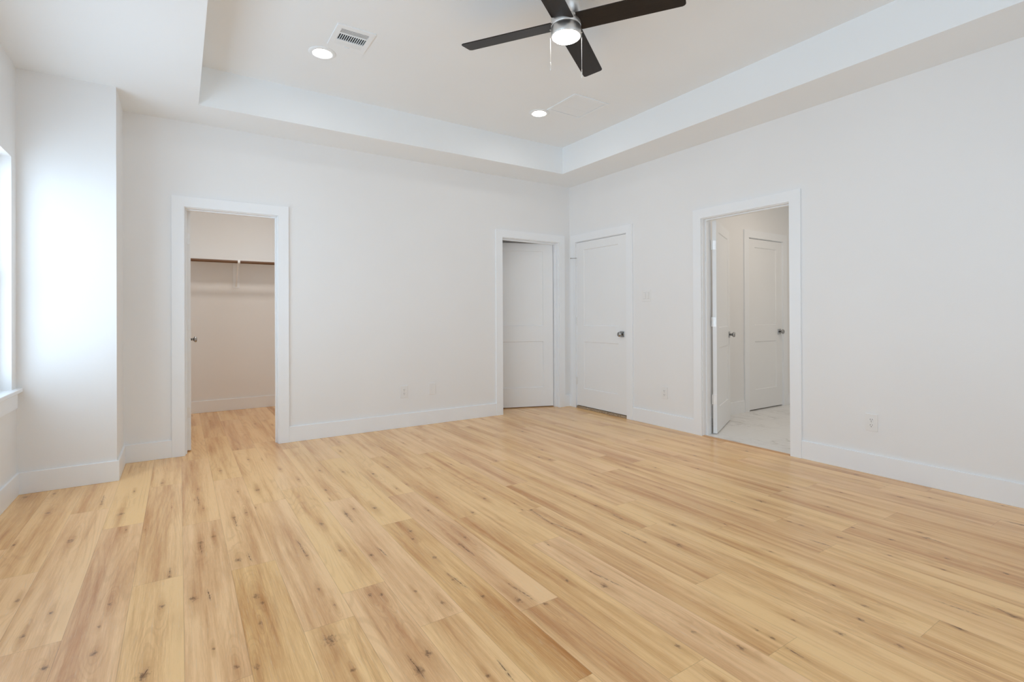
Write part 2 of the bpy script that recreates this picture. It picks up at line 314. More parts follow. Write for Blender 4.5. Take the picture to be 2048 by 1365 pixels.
def build_floor():
    rnd = random.Random(11)
    rects = []
    X0, X1, Y0, Y1 = -5.06, 0.03, -5.50, 2.20
    k0 = math.floor((X0 + 4.10) / PW); k1 = math.ceil((X1 + 4.10) / PW)
    for k in range(k0, k1):
        xa = -4.10 + k * PW; xb = xa + PW
        j = JOINT.get(k, rnd.uniform(-3, -1.5))
        n = math.floor((Y0 - j) / PL)
        while j + n * PL < Y1:
            ya = j + n * PL; yb = ya + PL
            rects.append((k, xa, xb, ya, yb, max(xa, X0), min(xb, X1), max(ya, Y0), min(yb, Y1))); n += 1
    bm = bmesh.new(); data = []
    for (k, xa, xb, ya, yb, cx0, cx1, cy0, cy1) in rects:
        if cx1 - cx0 < 1e-4 or cy1 - cy0 < 1e-4: continue
        vs = [bm.verts.new((a, b, 0)) for a, b in ((cx0, cy0), (cx1, cy0), (cx1, cy1), (cx0, cy1))]
        bm.faces.new(vs)
        seed = rnd.random() * 10
        tone, warm = rnd.uniform(.3, .75), rnd.uniform(.2, .8)
        for (tk, ty, a, b) in TONE:
            if tk == k and ya <= ty < yb: tone, warm = a, b
        ks = sorted([q for q in KNOTS if cx0 <= q[0] < cx1 and cy0 <= q[1] < cy1], key=lambda q: -q[2])[:5]
        cs = [q for q in CRACKS if cx0 <= (q[0] + q[2]) / 2 < cx1 and cy0 <= (q[1] + q[3]) / 2 < cy1][:2]
        if not ks and rnd.random() < .6:
            ks = [(rnd.uniform(xa + .03, xb - .03), rnd.uniform(ya + .1, yb - .1), rnd.uniform(.008, .016), .6)]
        kn = [(q[0], q[1], q[2] * (0.55 + 0.45 * q[3])) for q in ks] + [(99, 99, .01)] * (5 - len(ks))
        cr = []
        for q in cs:
            a, b = (q[:2], q[2:]) if q[1] < q[3] else (q[2:], q[:2])
            dy = max(b[1] - a[1], 0.03)
            cr.append((((a[0] + b[0]) / 2, a[1], a[1] + dy), max(-1.2, min(1.2, (b[0] - a[0]) / dy))))
        cr += [((99, 99, 99.1), 0)] * (2 - len(cr))
        data.append(((tone, warm, seed), (xa, ya, yb), kn, cr))
    me = bpy.data.meshes.new('floor'); bm.to_mesh(me); bm.free()
    def put(name, vals):
        a = me.attributes.new(name, 'FLOAT_VECTOR', 'FACE')
        a.data.foreach_set('vector', [c for v in vals for c in v])
    put('plank_a', [d[0] for d in data]); put('plank_b', [d[1] for d in data])
    for i in range(5): put('knot_%d' % i, [d[2][i] for d in data])
    for i in range(2):
        put('crack_%d' % i, [d[3][i][0] for d in data]); put('slope_%d' % i, [(d[3][i][1], 0, 0) for d in data])
    me.materials.append(OAK)
    o = bpy.data.objects.new('floor', me); COL.objects.link(o)
    o['kind'] = 'structure'; o['label'] = 'knotty pale oak plank floor of the bedroom'; o['category'] = 'floor'
build_floor()

# ------------------------------------------------------------------ mesh helpers
def box(bm, x0, x1, y0, y1, z0, z1, bevel=0.0, seg=2):
    t = bmesh.new(); bmesh.ops.create_cube(t, size=1.0)
    for v in t.verts:
        v.co = Vector(((x0 + x1) / 2 + v.co.x * (x1 - x0), (y0 + y1) / 2 + v.co.y * (y1 - y0), (z0 + z1) / 2 + v.co.z * (z1 - z0)))
    if bevel:
        bmesh.ops.bevel(t, geom=list(t.edges), offset=bevel, segments=seg, profile=0.5, affect='EDGES')
    join(bm, t)
def join(bm, t, mat=None):
    if mat is not None: bmesh.ops.transform(t, matrix=mat, verts=t.verts)
    me = bpy.data.meshes.new('tmp'); t.to_mesh(me); t.free(); bm.from_mesh(me); bpy.data.meshes.remove(me)
def lathe(bm, prof, seg=48, mat=None, smooth=True):
    """profile of (radius, z) turned about z; ends on the axis are closed to a point"""
    t = bmesh.new(); rings = []
    for r, z in prof:
        if r < 1e-6: rings.append([t.verts.new((0, 0, z))])
        else: rings.append([t.verts.new((r * math.cos(2 * math.pi * i / seg), r * math.sin(2 * math.pi * i / seg), z)) for i in range(seg)])
    for a, b in zip(rings, rings[1:]):
        for i in range(seg):
            j = (i + 1) % seg
            if len(a) == 1 and len(b) == 1: continue
            if len(a) == 1: f = (a[0], b[j], b[i])
            elif len(b) == 1: f = (a[i], a[j], b[0])
            else: f = (a[i], a[j], b[j], b[i])
            t.faces.new(f).smooth = smooth
    bmesh.ops.recalc_face_normals(t, faces=t.faces)
    join(bm, t, mat)
def cyl(bm, r, a, b, seg=24, mat=None):
    """capped straight cylinder between points a and b"""
    a, b = Vector(a), Vector(b); d = b - a
    q = Vector((0, 0, 1)).rotation_difference(d.normalized()).to_matrix().to_4x4()
    lathe(bm, [(0, 0), (r, 0), (r, d.length), (0, d.length)], seg, Matrix.Translation(a) @ q, False)
def prism(bm, pts, z0, z1, bevel=0.0, mat=None):
    t = bmesh.new()
    vs = [t.verts.new((x, y, z0)) for x, y in pts]; f = t.faces.new(vs)
    e = bmesh.ops.extrude_face_region(t, geom=[f])
    for v in e['geom']:
        if isinstance(v, bmesh.types.BMVert): v.co.z = z1
    bmesh.ops.recalc_face_normals(t, faces=t.faces)
    if bevel:
        bmesh.ops.bevel(t, geom=[e_ for e_ in t.edges if abs(e_.verts[0].co.z - e_.verts[1].co.z) < 1e-6], offset=bevel, segments=1, affect='EDGES')
    join(bm, t, mat)
def obj(name, bm, mat, parent=None, loc=None, rotz=None):
    me = bpy.data.meshes.new(name); bm.to_mesh(me); bm.free()
    for m in (mat if isinstance(mat, (list, tuple)) else [mat]): me.materials.append(m)
    o = bpy.data.objects.new(name, me); COL.objects.link(o)
    if parent is not None: o.parent = parent
    if loc is not None: o.location = loc
    if rotz is not None: o.rotation_euler = (0, 0, rotz)
    return o
def tag(o, label, cat, group=None, kind=None):
    if label: o['label'] = label
    if cat: o['category'] = cat
    if group: o['group'] = group
    if kind: o['kind'] = kind
    return o
def empty(name, loc, rot=(0, 0, 0)):
    o = bpy.data.objects.new(name, None); COL.objects.link(o); o.location = loc; o.rotation_euler = rot
    o.empty_display_size = 0.05
    return o
def copy_tree(o, parent=None):
    c = o.copy(); COL.objects.link(c)
    if parent is not None: c.parent = parent
    for ch in list(o.children): copy_tree(ch, c)
    return c
def struct(name, bm, mat, label, cat):
    return tag(obj(name, bm, mat), label, cat, None, 'structure')
NB = bmesh.new

# ------------------------------------------------------------------ room shell
HC, HT = 2.743, 3.040        # soffit height, tray height
T = 0.115                    # wall thickness
XC, YC = -4.478, -0.490      # corner box-out
HT_D = 2.045                 # rough head height of the door openings
JT = 0.019                   # jamb thickness
# clear openings between jambs
CLO = (-4.071, -3.378)       # walk-in closet (x)
HAL = (-0.999, -0.184)       # hall door (x)
SID = (-0.977, -0.137)       # closed closet door on the right wall (y)
BAT = (-2.758, -1.945)       # bathroom (y)
ZJ = 2.034                   # underside of head jambs
ROUGH = ZJ + JT

b = NB()
xs = [XL - T, CLO[0] - JT, CLO[1] + JT, HAL[0] - JT, HAL[1] + JT, T]
box(b, xs[0], xs[1], 0, T, 0, HC); box(b, xs[2], xs[3], 0, T, 0, HC); box(b, xs[4], xs[5], 0, T, 0, HC)
box(b, xs[1], xs[2], 0, T, ROUGH, HC); box(b, xs[3], xs[4], 0, T, ROUGH, HC)
struct('wall_back', b, WALL, 'white wall with the walk-in closet and hall doorways', 'wall')
b = NB()
ys = [YR - T, BAT[0] - JT, BAT[1] + JT, SID[0] - JT, SID[1] + JT, 0]
box(b, 0, T, ys[0], ys[1], 0, HC); box(b, 0, T, ys[2], ys[3], 0, HC); box(b, 0, T, ys[4], ys[5], 0, HC)
box(b, 0, T, ys[1], ys[2], ROUGH, HC); box(b, 0, T, ys[3], ys[4], ROUGH, HC)
struct('wall_right', b, WALL, 'long white right wall with the bathroom doorway', 'wall')
b = NB()
ws = sorted(WIN_LEFT)
box(b, XL - T, XL, YR - T, ws[0][0], 0, HC); box(b, XL - T, XL, ws[0][1], ws[1][0], 0, HC); box(b, XL - T, XL, ws[1][1], 0, 0, HC)
for a, c in ws:
    box(b, XL - T, XL, a, c, 0, SILL); box(b, XL - T, XL, a, c, WTOP, HC)
struct('wall_left', b, WALL, 'white window wall at the left edge of the room', 'wall')
b = NB()
wa, wb = WIN_REAR_FILL[0]
box(b, XL, wa, YR - T, YR, 0, HC); box(b, wb, 0, YR - T, YR, 0, HC)
box(b, wa, wb, YR - T, YR, 0, SILL); box(b, wa, wb, YR - T, YR, WTOP, HC)
struct('wall_rear', b, WALL, 'white wall behind the viewer with an added fill window', 'wall')
b = NB(); box(b, XL, XC, YC, 0, 0, HC)
struct('wall_corner', b, WALL, 'white boxed-out corner pier beside the bright window', 'wall')

# ceiling: lowered border and raised tray, one shell
b = NB()
TX0, TX1, TY0, TY1 = -3.987, -0.468, -4.90, -0.449
def quad(bm, *c):
    bm.faces.new([bm.verts.new(v) for v in c])
box(b, XL - T, TX0, YR - T, T, HC, HT + 0.1); box(b, TX1, T, YR - T, T, HC, HT + 0.1)
box(b, TX0, TX1, TY1, T, HC, HT + 0.1); box(b, TX0, TX1, YR - T, TY0, HC, HT + 0.1)
box(b, TX0, TX1, TY0, TY1, HT, HT + 0.1)
struct('ceiling', b, CEIL, 'white tray ceiling with a lowered border', 'ceiling')

# side rooms
CX0, CX1, CYB = -4.62, -2.20, 2.118
b = NB(); box(b, CX0 - T, CX1 + T, CYB, CYB + T, 0, HC); struct('wall_closet_back', b, WALL, 'back wall of the walk-in closet above and below its shelf', 'wall')
b = NB(); box(b, CX0 - T, CX0, T, CYB, 0, HC); struct('wall_closet_left', b, WALL, 'left side wall inside the walk-in closet', 'wall')
b = NB(); box(b, CX1, CX1 + T, T, CYB, 0, HC); struct('wall_closet_right', b, WALL, 'right side wall inside the walk-in closet', 'wall')
b = NB(); box(b, CX0 - T, CX1 + T, T, CYB + T, HC, HC + .1); struct('ceiling_closet', b, CEIL, 'ceiling of the walk-in closet', 'ceiling')
HX0, HYB = -2.05, 1.55
b = NB(); box(b, HX0, T, HYB, HYB + T, 0, HC); struct('wall_hall_back', b, WALL, 'far wall of the hall behind the ajar door', 'wall')
b = NB(); box(b, 0.03, 0.03 + T, T, HYB, 0, HC); struct('wall_hall_right', b, WALL, 'side wall of the hall behind the ajar door', 'wall')
b = NB(); box(b, HX0, T, T, HYB + T, HC, HC + .1); struct('ceiling_hall', b, CEIL, 'ceiling of the hall behind the ajar door', 'ceiling')
BX1, BYN, BYF = 3.30, -1.49, -4.30
BDX = (1.461, 2.180)         # clear opening of the door inside the bathroom
b = NB()
box(b, T, BDX[0] - JT, BYN, BYN + T, 0, HC); box(b, BDX[1] + JT, BX1, BYN, BYN + T, 0, HC); box(b, BDX[0] - JT, BDX[1] + JT, BYN, BYN + T, ROUGH, HC)
struct('wall_bathroom_left', b, WALL, 'bathroom wall that holds the inner white door', 'wall')
b = NB(); box(b, BX1, BX1 + T, BYF, BYN + T, 0, HC); struct('wall_bathroom_far', b, WALL, 'far wall of the bathroom', 'wall')
b = NB(); box(b, T, BX1, BYF - T, BYF, 0, HC); struct('wall_bathroom_right', b, WALL, 'right wall of the bathroom hidden by the doorway', 'wall')
b = NB(); box(b, 0, BX1 + T, BYF - T, BYN + T, HC, HC + .1); struct('ceiling_bathroom', b, CEIL, 'ceiling of the bathroom', 'ceiling')
b = NB(); box(b, 0.022, BX1, BYF, BYN, -0.02, 0.004); box(b, BDX[0] - JT, BDX[1] + JT, BYN, BYN + T, -0.02, 0.004); box(b, 1.22, 2.38, BYN + T, BYN + T + 0.6, -0.02, 0.004)
struct('floor_bathroom', b, MARBLE, 'white marble-look tile floor of the bathroom', 'floor')
# the closets behind the two shut doors
b = NB(); box(b, 0.60, 0.62, BYN + T, 0, 0, HC); box(b, T, 0.62, -0.02, 0, 0, HC); box(b, T, 0.62, BYN + T, BYN + T + .02, 0, HC); box(b, T, .62, BYN + T, 0, HC, HC + .02); box(b, T, .62, BYN + T, 0, -.02, 0.001)
struct('wall_linen', b, WALL, 'linen closet shell behind the shut door', 'wall')
b = NB(); box(b, 1.2, 2.4, BYN + T + .6, BYN + T + .62, 0, HC); box(b, 1.2, 1.22, BYN + T, BYN + T + .6, 0, HC); box(b, 2.38, 2.4, BYN + T, BYN + T + .6, 0, HC); box(b, 1.2, 2.4, BYN + T, BYN + T + .6, HC, HC + .02)
struct('wall_toilet', b, WALL, 'small room shell behind the inner bathroom door', 'wall')

# baseboards
BH, BT = 0.140, 0.014
def base(name, label, *runs):
    b = NB()
    for r in runs: box(b, r[0], r[1], r[2], r[3], 0, BH, 0.0015, 1)
    struct(name, b, TRIM, label, 'baseboard')
CW, CT = 0.088, 0.018        # casing width and thickness
base('baseboard_back', 'white baseboard along the wall with the closet doorway', (XC, CLO[0] - .006 - CW, -BT, 0), (CLO[1] + .006 + CW, HAL[0] - .006 - CW, -BT, 0), (HAL[1] + .006 + CW, 0, -BT, 0))
base('baseboard_right', 'white baseboard along the right wall', (-BT, 0, YR, BAT[0] - .006 - CW), (-BT, 0, BAT[1] + .006 + CW, SID[0] - .006 - CW), (-BT, 0, SID[1] + .006 + CW, -BT))
base('baseboard_left', 'white baseboard under the window', (XL, XL + BT, YR, YC - BT))
base('baseboard_rear', 'white baseboard on the wall behind the viewer', (XL + BT, -BT, YR, YR + BT))
base('baseboard_corner', 'white baseboard wrapped round the boxed-out corner pier', (XL, XC + BT, YC - BT, YC), (XC, XC + BT, YC, -BT))
base('baseboard_closet', 'white baseboard at the back of the walk-in closet', (CX0, CX1, CYB - BT, CYB))
base('baseboard_bathroom', 'white baseboard beside the inner bathroom door', (T, BDX[0] - .006 - CW, BYN - BT, BYN), (BDX[1] + .006 + CW, BX1, BYN - BT, BYN))

# ------------------------------------------------------------------ door frames
def frame(name, label, axis, lo, hi, face, sgn, stop, back=True, sd=.011):
    """casing, jambs and stops of one doorway. axis 'x': the wall runs along x with its face at y=face and the
    wall body on the +sgn side; axis 'y' likewise. stop: distance of the stop behind the face"""
    root = empty(name, (0, 0, 0)); tag(root, label, 'door frame', None, 'structure')
    def bx(bm, a0, a1, d0, d1, z0, z1, bev=0.0015):
        e0, e1 = face + sgn * d0, face + sgn * d1
        e0, e1 = min(e0, e1), max(e0, e1)
        if axis == 'x': box(bm, a0, a1, e0, e1, z0, z1, bev, 1)
        else: box(bm, e0, e1, a0, a1, z0, z1, bev, 1)
    rv = 0.006
    b = NB()
    o0, o1, i0, i1, zt, zi = lo - rv - CW, hi + rv + CW, lo - rv, hi + rv, ZJ + rv + CW, ZJ + rv
    pts = [(o0, 0), (o0, zt), (o1, zt), (o1, 0), (i1, 0), (i1, zi), (i0, zi), (i0, 0)]
    # prism plane (a, z), extruded from the wall face out into the room
    if axis == 'x': M = Matrix(((1, 0, 0, 0), (0, 0, -sgn, face), (0, 1, 0, 0), (0, 0, 0, 1)))
    else: M = Matrix(((0, 0, -sgn, face), (1, 0, 0, 0), (0, 1, 0, 0), (0, 0, 0, 1)))
    prism(b, pts, 0, CT, 0.0012, M); bmesh.ops.recalc_face_normals(b, faces=b.faces)
    obj('casing', b, TRIM, root)
    b = NB()
    bx(b, lo - JT, lo, -.001, T + .001, 0, ZJ); bx(b, hi, hi + JT, -.001, T + .001, 0, ZJ); bx(b, lo - JT, hi + JT, -.001, T + .001, ZJ, ZJ + JT)
    obj('jamb', b, TRIM, root)
    b = NB(); s0, s1 = stop
    bx(b, lo, lo + sd, s0, s1, 0, ZJ - sd); bx(b, hi - sd, hi, s0, s1, 0, ZJ - sd); bx(b, lo, hi, s0, s1, ZJ - sd, ZJ)
    obj('door_stop', b, TRIM, root)
    if back:
        b = NB()
        bx(b, lo - rv - CW, lo - rv, T, T + CT, 0, ZJ + rv); bx(b, hi + rv, min(hi + rv + CW, 0.03) if axis == 'x' and hi > -1 and hi < 1 else hi + rv + CW, T, T + CT, 0, ZJ + rv)
        bx(b, lo - rv - CW, hi + rv, T, T + CT, ZJ + rv, ZJ + rv + CW)
        obj('back_casing', b, TRIM, root)
    return root
frame('trim_1', 'white casing of the open walk-in closet doorway', 'x', CLO[0], CLO[1], 0, 1, (.042, .078))
frame('trim_2', 'white casing of the ajar hall door next to the room corner', 'x', HAL[0], HAL[1], 0, 1, (.042, .078), True, .015)
frame('trim_3', 'white casing of the shut door just right of the room corner', 'y', SID[0], SID[1], 0, 1, (.040, .076), False)
frame('trim_4', 'white casing of the open bathroom doorway', 'y', BAT[0], BAT[1], 0, 1, (.042, .078))
frame('trim_5', 'white casing round the inner door seen through the bathroom doorway', 'x', BDX[0], BDX[1], BYN, 1, (.040, .076), False)

# ------------------------------------------------------------------ door leaves
DT = 0.035
def leaf(name, label, w, pivot, d_ang, n_sign, knob_faces, zb=0.012, knuckle=True, zt=2.030, pin_stop=False):
    """two-panel shaker leaf. Local x runs from the hinge to the latch; local +y is the side the pivot lies on,
    the leaf body spans y in [-DT, 0]; n_sign mirrors it."""
    z0, z1 = zb, zt
    root = NB()
    st, tr, lr0, lr1, br = 0.128, 1.935, 0.818, 1.012, 0.246
    x0, x1 = 0.003, w
    rec = 0.008
    def bx(bm, xa, xb, ya, yb, za, zb_, bev=0.0): box(bm, xa, xb, ya, yb, za, zb_, bev, 1)
    # stiles and rails at full thickness, panels thinner with a small sloped sticking
    bx(root, x0, x0 + st, -DT, 0, z0, z1); bx(root, x1 - st, x1, -DT, 0, z0, z1)
    bx(root, x0 + st, x1 - st, -DT, 0, tr, z1); bx(root, x0 + st, x1 - st, -DT, 0, lr0, lr1); bx(root, x0 + st, x1 - st, -DT, 0, z0, br)
    for za, zc in ((br, lr0), (lr1, tr)):
        bx(root, x0 + st, x1 - st, -DT + rec, -rec, za, zc)
        for side, s in ((-DT, 1), (0.0, -1)):
            t = bmesh.new()
            a = [(x0 + st, za), (x1 - st, za), (x1 - st, zc), (x0 + st, zc)]
            i = 0.006
            c = [(x0 + st + i, za + i), (x1 - st - i, za + i), (x1 - st - i, zc - i), (x0 + st + i, zc - i)]
            vo = [t.verts.new((q[0], side + s * 0.001, q[1])) for q in a]; vi = [t.verts.new((q[0], side + s * rec, q[1])) for q in c]
            for k in range(4):
                m = (k + 1) % 4; t.faces.new((vo[k], vo[m], vi[m], vi[k]))
            join(root, t)
    if n_sign < 0:
        bmesh.ops.transform(root, matrix=Matrix.Diagonal((1, -1, 1, 1)), verts=root.verts)
    bmesh.ops.recalc_face_normals(root, faces=root.faces)
    o = obj(name, root, DOOR)
    o.location = (pivot[0], pivot[1], 0); o.rotation_euler = (0, 0, d_ang)
    tag(o, label, 'door', None, 'structure')
    ysign = 1 if n_sign > 0 else -1
    for fc in knob_faces:                      # fc: +1 the pivot side (y=0), -1 the other side (y=-DT)
        yf = 0.0 if fc > 0 else -DT
        yd = fc * ysign; yf *= ysign
        kx, kz = x1 - 0.066, 0.925
        q = Matrix.Translation((kx, yf, kz)) @ Vector((0, 0, 1)).rotation_difference(Vector((0, yd, 0))).to_matrix().to_4x4()
        b = NB(); lathe(b, [(0, .008), (.011, .008), (.0115, .024), (.014, .031), (.023, .036), (.0265, .041), (.0275, .047), (.0265, .054), (.022, .058), (.012, .060), (0, .0605)], 36, q)
        kn = obj('door_knob', b, CHROME, o); kn['label'] = 'satin chrome round knob'
        b = NB(); t = bmesh.new(); box(t, -.032, .032, -.032, .032, 0, .008, .002, 2); join(b, t, q)
        obj('rosette', b, CHROME, kn)
    for hz in (1.797, 1.067, 0.330):
        b = NB()
        cyl(b, .0065, (0, .004 * ysign, hz - .044), (0, .004 * ysign, hz + .044), 16)
        cyl(b, .0045, (0, .004 * ysign, hz + .044), (0, .004 * ysign, hz + .049), 12)
        # leaf plate let into the hinge edge of the door, and its pair reaching to the jamb
        y0, y1 = sorted((0.002 * ysign, -0.030 * ysign))
        box(b, 0.0012, 0.0034, y0, y1, hz - .044, hz + .044)
        h_ = obj('hinge', b, HINGE, o)
        if pin_stop and hz > 1.7:
            b = NB()
            cyl(b, .0035, (0, .006 * ysign, hz + .047), (-.045, .050 * ysign, hz + .047), 12)
            cyl(b, .007, (-.045, .050 * ysign, hz + .047), (-.051, .056 * ysign, hz + .047), 14)
            cyl(b, .009, (0, .004 * ysign, hz + .0455), (0, .004 * ysign, hz + .051), 14)
            ps = obj('hinge_pin_stop', b, CHROME, h_); ps['label'] = 'metal pin stop on the top hinge'
    return o
# walk-in closet leaf, swung fully in against the left
leaf('door_1', 'white door of the walk-in closet seen edge-on at its left jamb', .690, (CLO[0] + .004, T + .006), R(90), 1, (-1, 1))
# hall leaf, slightly open away from the room
leaf('door_2', 'white two-panel door ajar in the left of the corner doorways', .812, (HAL[1] - .003, T - .002), R(180 - 20), -1, (1, -1))
# shut closet door on the right wall
leaf('door_3', 'shut white two-panel door just right of the room corner', .837, (-.002, SID[1] - .001), R(-90), -1, (1,), 0.034, pin_stop=True)
# bathroom leaf, swung in past square
leaf('door_4', 'white bathroom door swung open on the left jamb', .780, (T + .010, BAT[1] - .016), R(25), 1, (-1, 1))
leaf('door_5', 'shut white door on the inner wall seen through the bathroom doorway', .716, (BDX[0] + .001, BYN - .002), 0, -1, (1,), .016)
# thresholds
b = NB(); box(b, -0.010, 0.12, SID[0] + .0005, SID[1] - .0005, 0, 0.026, .002, 1)
struct('trim_6', b, SPECKLE, 'speckled brown strip under the shut door by the corner', 'threshold')
b = NB(); prism(b, [(-0.016, 0), (-0.012, .004), (.018, .0055), (.024, .0045), (.024, 0)], BAT[0], BAT[1], 0, Matrix(((1, 0, 0, 0), (0, 0, 1, 0), (0, 1, 0, 0), (0, 0, 0, 1))))
struct('trim_7', b, STRIP, 'thin wooden reducer strip across the bathroom doorway', 'threshold')

# ------------------------------------------------------------------ windows
def window(name, label, a0, a1, axis):
    root = empty(name, (0, 0, 0)); tag(root, label, 'window', None, 'structure')
    def bx(bm, a, c, d0, d1, z0, z1, bev=.0015):        # d: depth from the inner wall face, + outwards
        if axis == 'y': box(bm, XL - max(d0, d1), XL - min(d0, d1), a, c, z0, z1, bev, 1)
        else: box(bm, a, c, YR - max(d0, d1), YR - min(d0, d1), z0, z1, bev, 1)
    b = NB(); f = .035
    bx(b, a0, a0 + f, .07, T, SILL, WTOP); bx(b, a1 - f, a1, .07, T, SILL, WTOP)
    bx(b, a0 + f, a1 - f, .07, T, SILL, SILL + f); bx(b, a0 + f, a1 - f, .07, T, WTOP - f, WTOP)
    m = (a0 + a1) / 2; bx(b, m - .03, m + .03, .07, T, SILL + f, WTOP - f)
    obj('window_frame', b, PLASTIC, root)
    zm = (SILL + WTOP) / 2
    for p0, p1 in ((a0 + f, m - .03), (m + .03, a1 - f)):
        b = NB()
        for z0, z1, d0 in ((SILL + f, zm + .02, .075), (zm - .02, WTOP - f, .095)):
            s = .03
            bx(b, p0, p0 + s, d0, d0 + .018, z0, z1); bx(b, p1 - s, p1, d0, d0 + .018, z0, z1)
            bx(b, p0 + s, p1 - s, d0, d0 + .018, z0, z0 + s); bx(b, p0 + s, p1 - s, d0, d0 + .018, z1 - s, z1)
        obj('sash', b, PLASTIC, root)
    b = NB()
    bx(b, a0 - .07, min(a1 + .105, YC - .002) if axis == 'y' else a1 + .07, -.032, .072, SILL - .022, SILL + .004, .003)
    obj('window_sill', b, TRIM, root)
    b = NB()
    bx(b, a0 - .05, a1 + .05, -.018, 0, SILL - .022 - .095, SILL - .022)
    obj('apron', b, TRIM, root)
for i, (a, c) in enumerate(WIN_LEFT):
    window('window_%d' % (i + 1), ('bright white window at the left edge with its sill beside the corner pier', 'second window of the left wall, out past the left edge')[i], a, c, 'y')
window('window_3', 'unseen window added in the wall behind the viewer for frontal light', WIN_REAR_FILL[0][0], WIN_REAR_FILL[0][1], 'x')

# ------------------------------------------------------------------ walk-in closet fittings
b = NB(); box(b, CX0 + .002, CX1 - .002, 1.822, CYB, 1.800, 1.820, .0015, 1)
sh = tag(obj('closet_shelf', b, TRIM), 'long white shelf on the back wall of the walk-in closet', 'shelf')
RY, RZ, RR = 1.752, 1.779, .0165
b = NB(); cyl(b, RR, (CX0 + .004, RY, RZ), (CX1 - .004, RY, RZ), 24)
tag(obj('closet_rod', b, ROD), 'brown wooden clothes rod just below the closet shelf', 'clothes rod')
BKX = -3.530
br = empty('shelf_bracket', (BKX, CYB, 1.800)); tag(br, 'white bracket that carries the closet shelf and hooks the brown rod', 'bracket')
b = NB(); t = bmesh.new(); box(t, -.036, .036, -.006, -.001, -.31, -.001, .002, 1); join(b, t)
cyl(b, .005, (0, -.008, -.27), (0, -.003, -.27), 12); cyl(b, .005, (0, -.008, -.12), (0, -.003, -.12), 12)
obj('wall_plate', b, TRIM, br)
b = NB(); t = bmesh.new(); box(t, -.012, .012, -.35, -.006, -.008, -.001, .001, 1); join(b, t)
obj('shelf_arm', b, TRIM, br)
b = NB()
t = bmesh.new(); box(t, -.009, .009, -.004, .004, 0, .385, .001, 1)
join(b, t, Matrix.Translation((0, -.010, -.29)) @ Matrix.Rotation(R(45), 4, 'X'))
obj('brace', b, TRIM, br)
b = NB(); t = bmesh.new()
# hook: an open ring round the rod
N = 22; ro, ri = RR + .007, RR + .001; cyq, czq = RY - CYB, RZ - 1.800
for hw in (0,):
    ring_o, ring_i = [], []
    for i in range(N + 1):
        a = R(75) + R(255) * i / N
        ring_o.append((cyq + ro * math.cos(a), czq + ro * math.sin(a))); ring_i.append((cyq + ri * math.cos(a), czq + ri * math.sin(a)))
    L = [[t.verts.new((sx, p[0], p[1])) for p in rr_] for sx in (-.012, .012) for rr_ in (ring_o, ring_i)]
    for i in range(N):
        t.faces.new((L[0][i], L[0][i + 1], L[2][i + 1], L[2][i])); t.faces.new((L[1][i], L[3][i], L[3][i + 1], L[1][i + 1]))
        t.faces.new((L[0][i], L[1][i], L[1][i + 1], L[0][i + 1])); t.faces.new((L[2][i], L[2][i + 1], L[3][i + 1], L[3][i]))
    for i in (0, N): t.faces.new((L[0][i], L[2][i], L[3][i], L[1][i]))
bmesh.ops.recalc_face_normals(t, faces=t.faces); join(b, t)
obj('rod_hook', b, TRIM, br)

# ------------------------------------------------------------------ wall plates. Built facing local -y, then turned
def plate_bm(w=.070, h=.114):
    b = NB(); t = bmesh.new(); box(t, -w / 2, w / 2, -.006, 0, -h / 2, h / 2, .0025, 2); join(b, t); return b
def outlet():
    o = empty('wall_outlet', (0, 0, 0))
    obj('cover_plate', plate_bm(.078, .122), PLASTIC, o)
    for zz in (.0195, -.0195):
        b = NB()
        pts = []
        for i in range(32):
            a = 2 * math.pi * i / 32; pts.append((.0172 * math.cos(a), max(-.0142, min(.0142, .0172 * math.sin(a)))))
        prism(b, pts, 0, .0022, .0006, Matrix.Translation((0, -.006, zz)) @ Matrix.Rotation(R(90), 4, 'X'))
        rc = obj('receptacle', b, PLASTIC, o)
        b = NB()
        for sx, hh in ((-.0063, .0048), (.0063, .0040)):
            t = bmesh.new(); box(t, sx - .0011, sx + .0011, -.0086, -.006, zz + .0035 - hh, zz + .0035 + hh); join(b, t)
        cyl(b, .0027, (0, -.006, zz - .0085), (0, -.0086, zz - .0085), 12)
        sl = obj('slots', b, SLOT, rc); sl['label'] = 'dark plug slots'
    b = NB(); lathe(b, [(0, 0), (.003, 0), (.0026, .0012), (0, .0016)], 12, Matrix.Translation((0, -.006, 0)) @ Matrix.Rotation(R(90), 4, 'X'))
    obj('screw', b, NICKEL, o)
    return o
GO = 'duplex wall outlets'
o1 = outlet(); o1.location = (-2.192, 0, .363); tag(o1, 'white outlet on the back wall, left of the blank plate', 'outlet', GO)
o2 = copy_tree(o1); o2.location = (0, -1.492, .347); o2.rotation_euler = (0, 0, R(-90)); o2['label'] = 'white outlet on the right wall between the shut door and the bathroom doorway'
o3 = copy_tree(o1); o3.location = (0, -3.333, .364); o3.rotation_euler = (0, 0, R(-90)); o3['label'] = 'white outlet on the right wall beyond the bathroom doorway, nearest the viewer'
bp = empty('blank_plate', (-1.882, 0, .369)); tag(bp, 'blank white cover plate right of the back wall outlet', 'cover plate')
obj('cover_plate', plate_bm(.074, .120), PLASTIC, bp)
for zz in (.042, -.042):
    b = NB(); lathe(b, [(0, 0), (.003, 0), (.0026, .0012), (0, .0016)], 12, Matrix.Translation((0, -.006, zz)) @ Matrix.Rotation(R(90), 4, 'X'))
    obj('screw', b, PLASTIC, bp)
sw = empty('light_switch', (0, -1.258, 1.341), (0, 0, R(-90))); tag(sw, 'white double light switch right of the shut door', 'light switch')
obj('cover_plate', plate_bm(.125, .124), PLASTIC, sw)
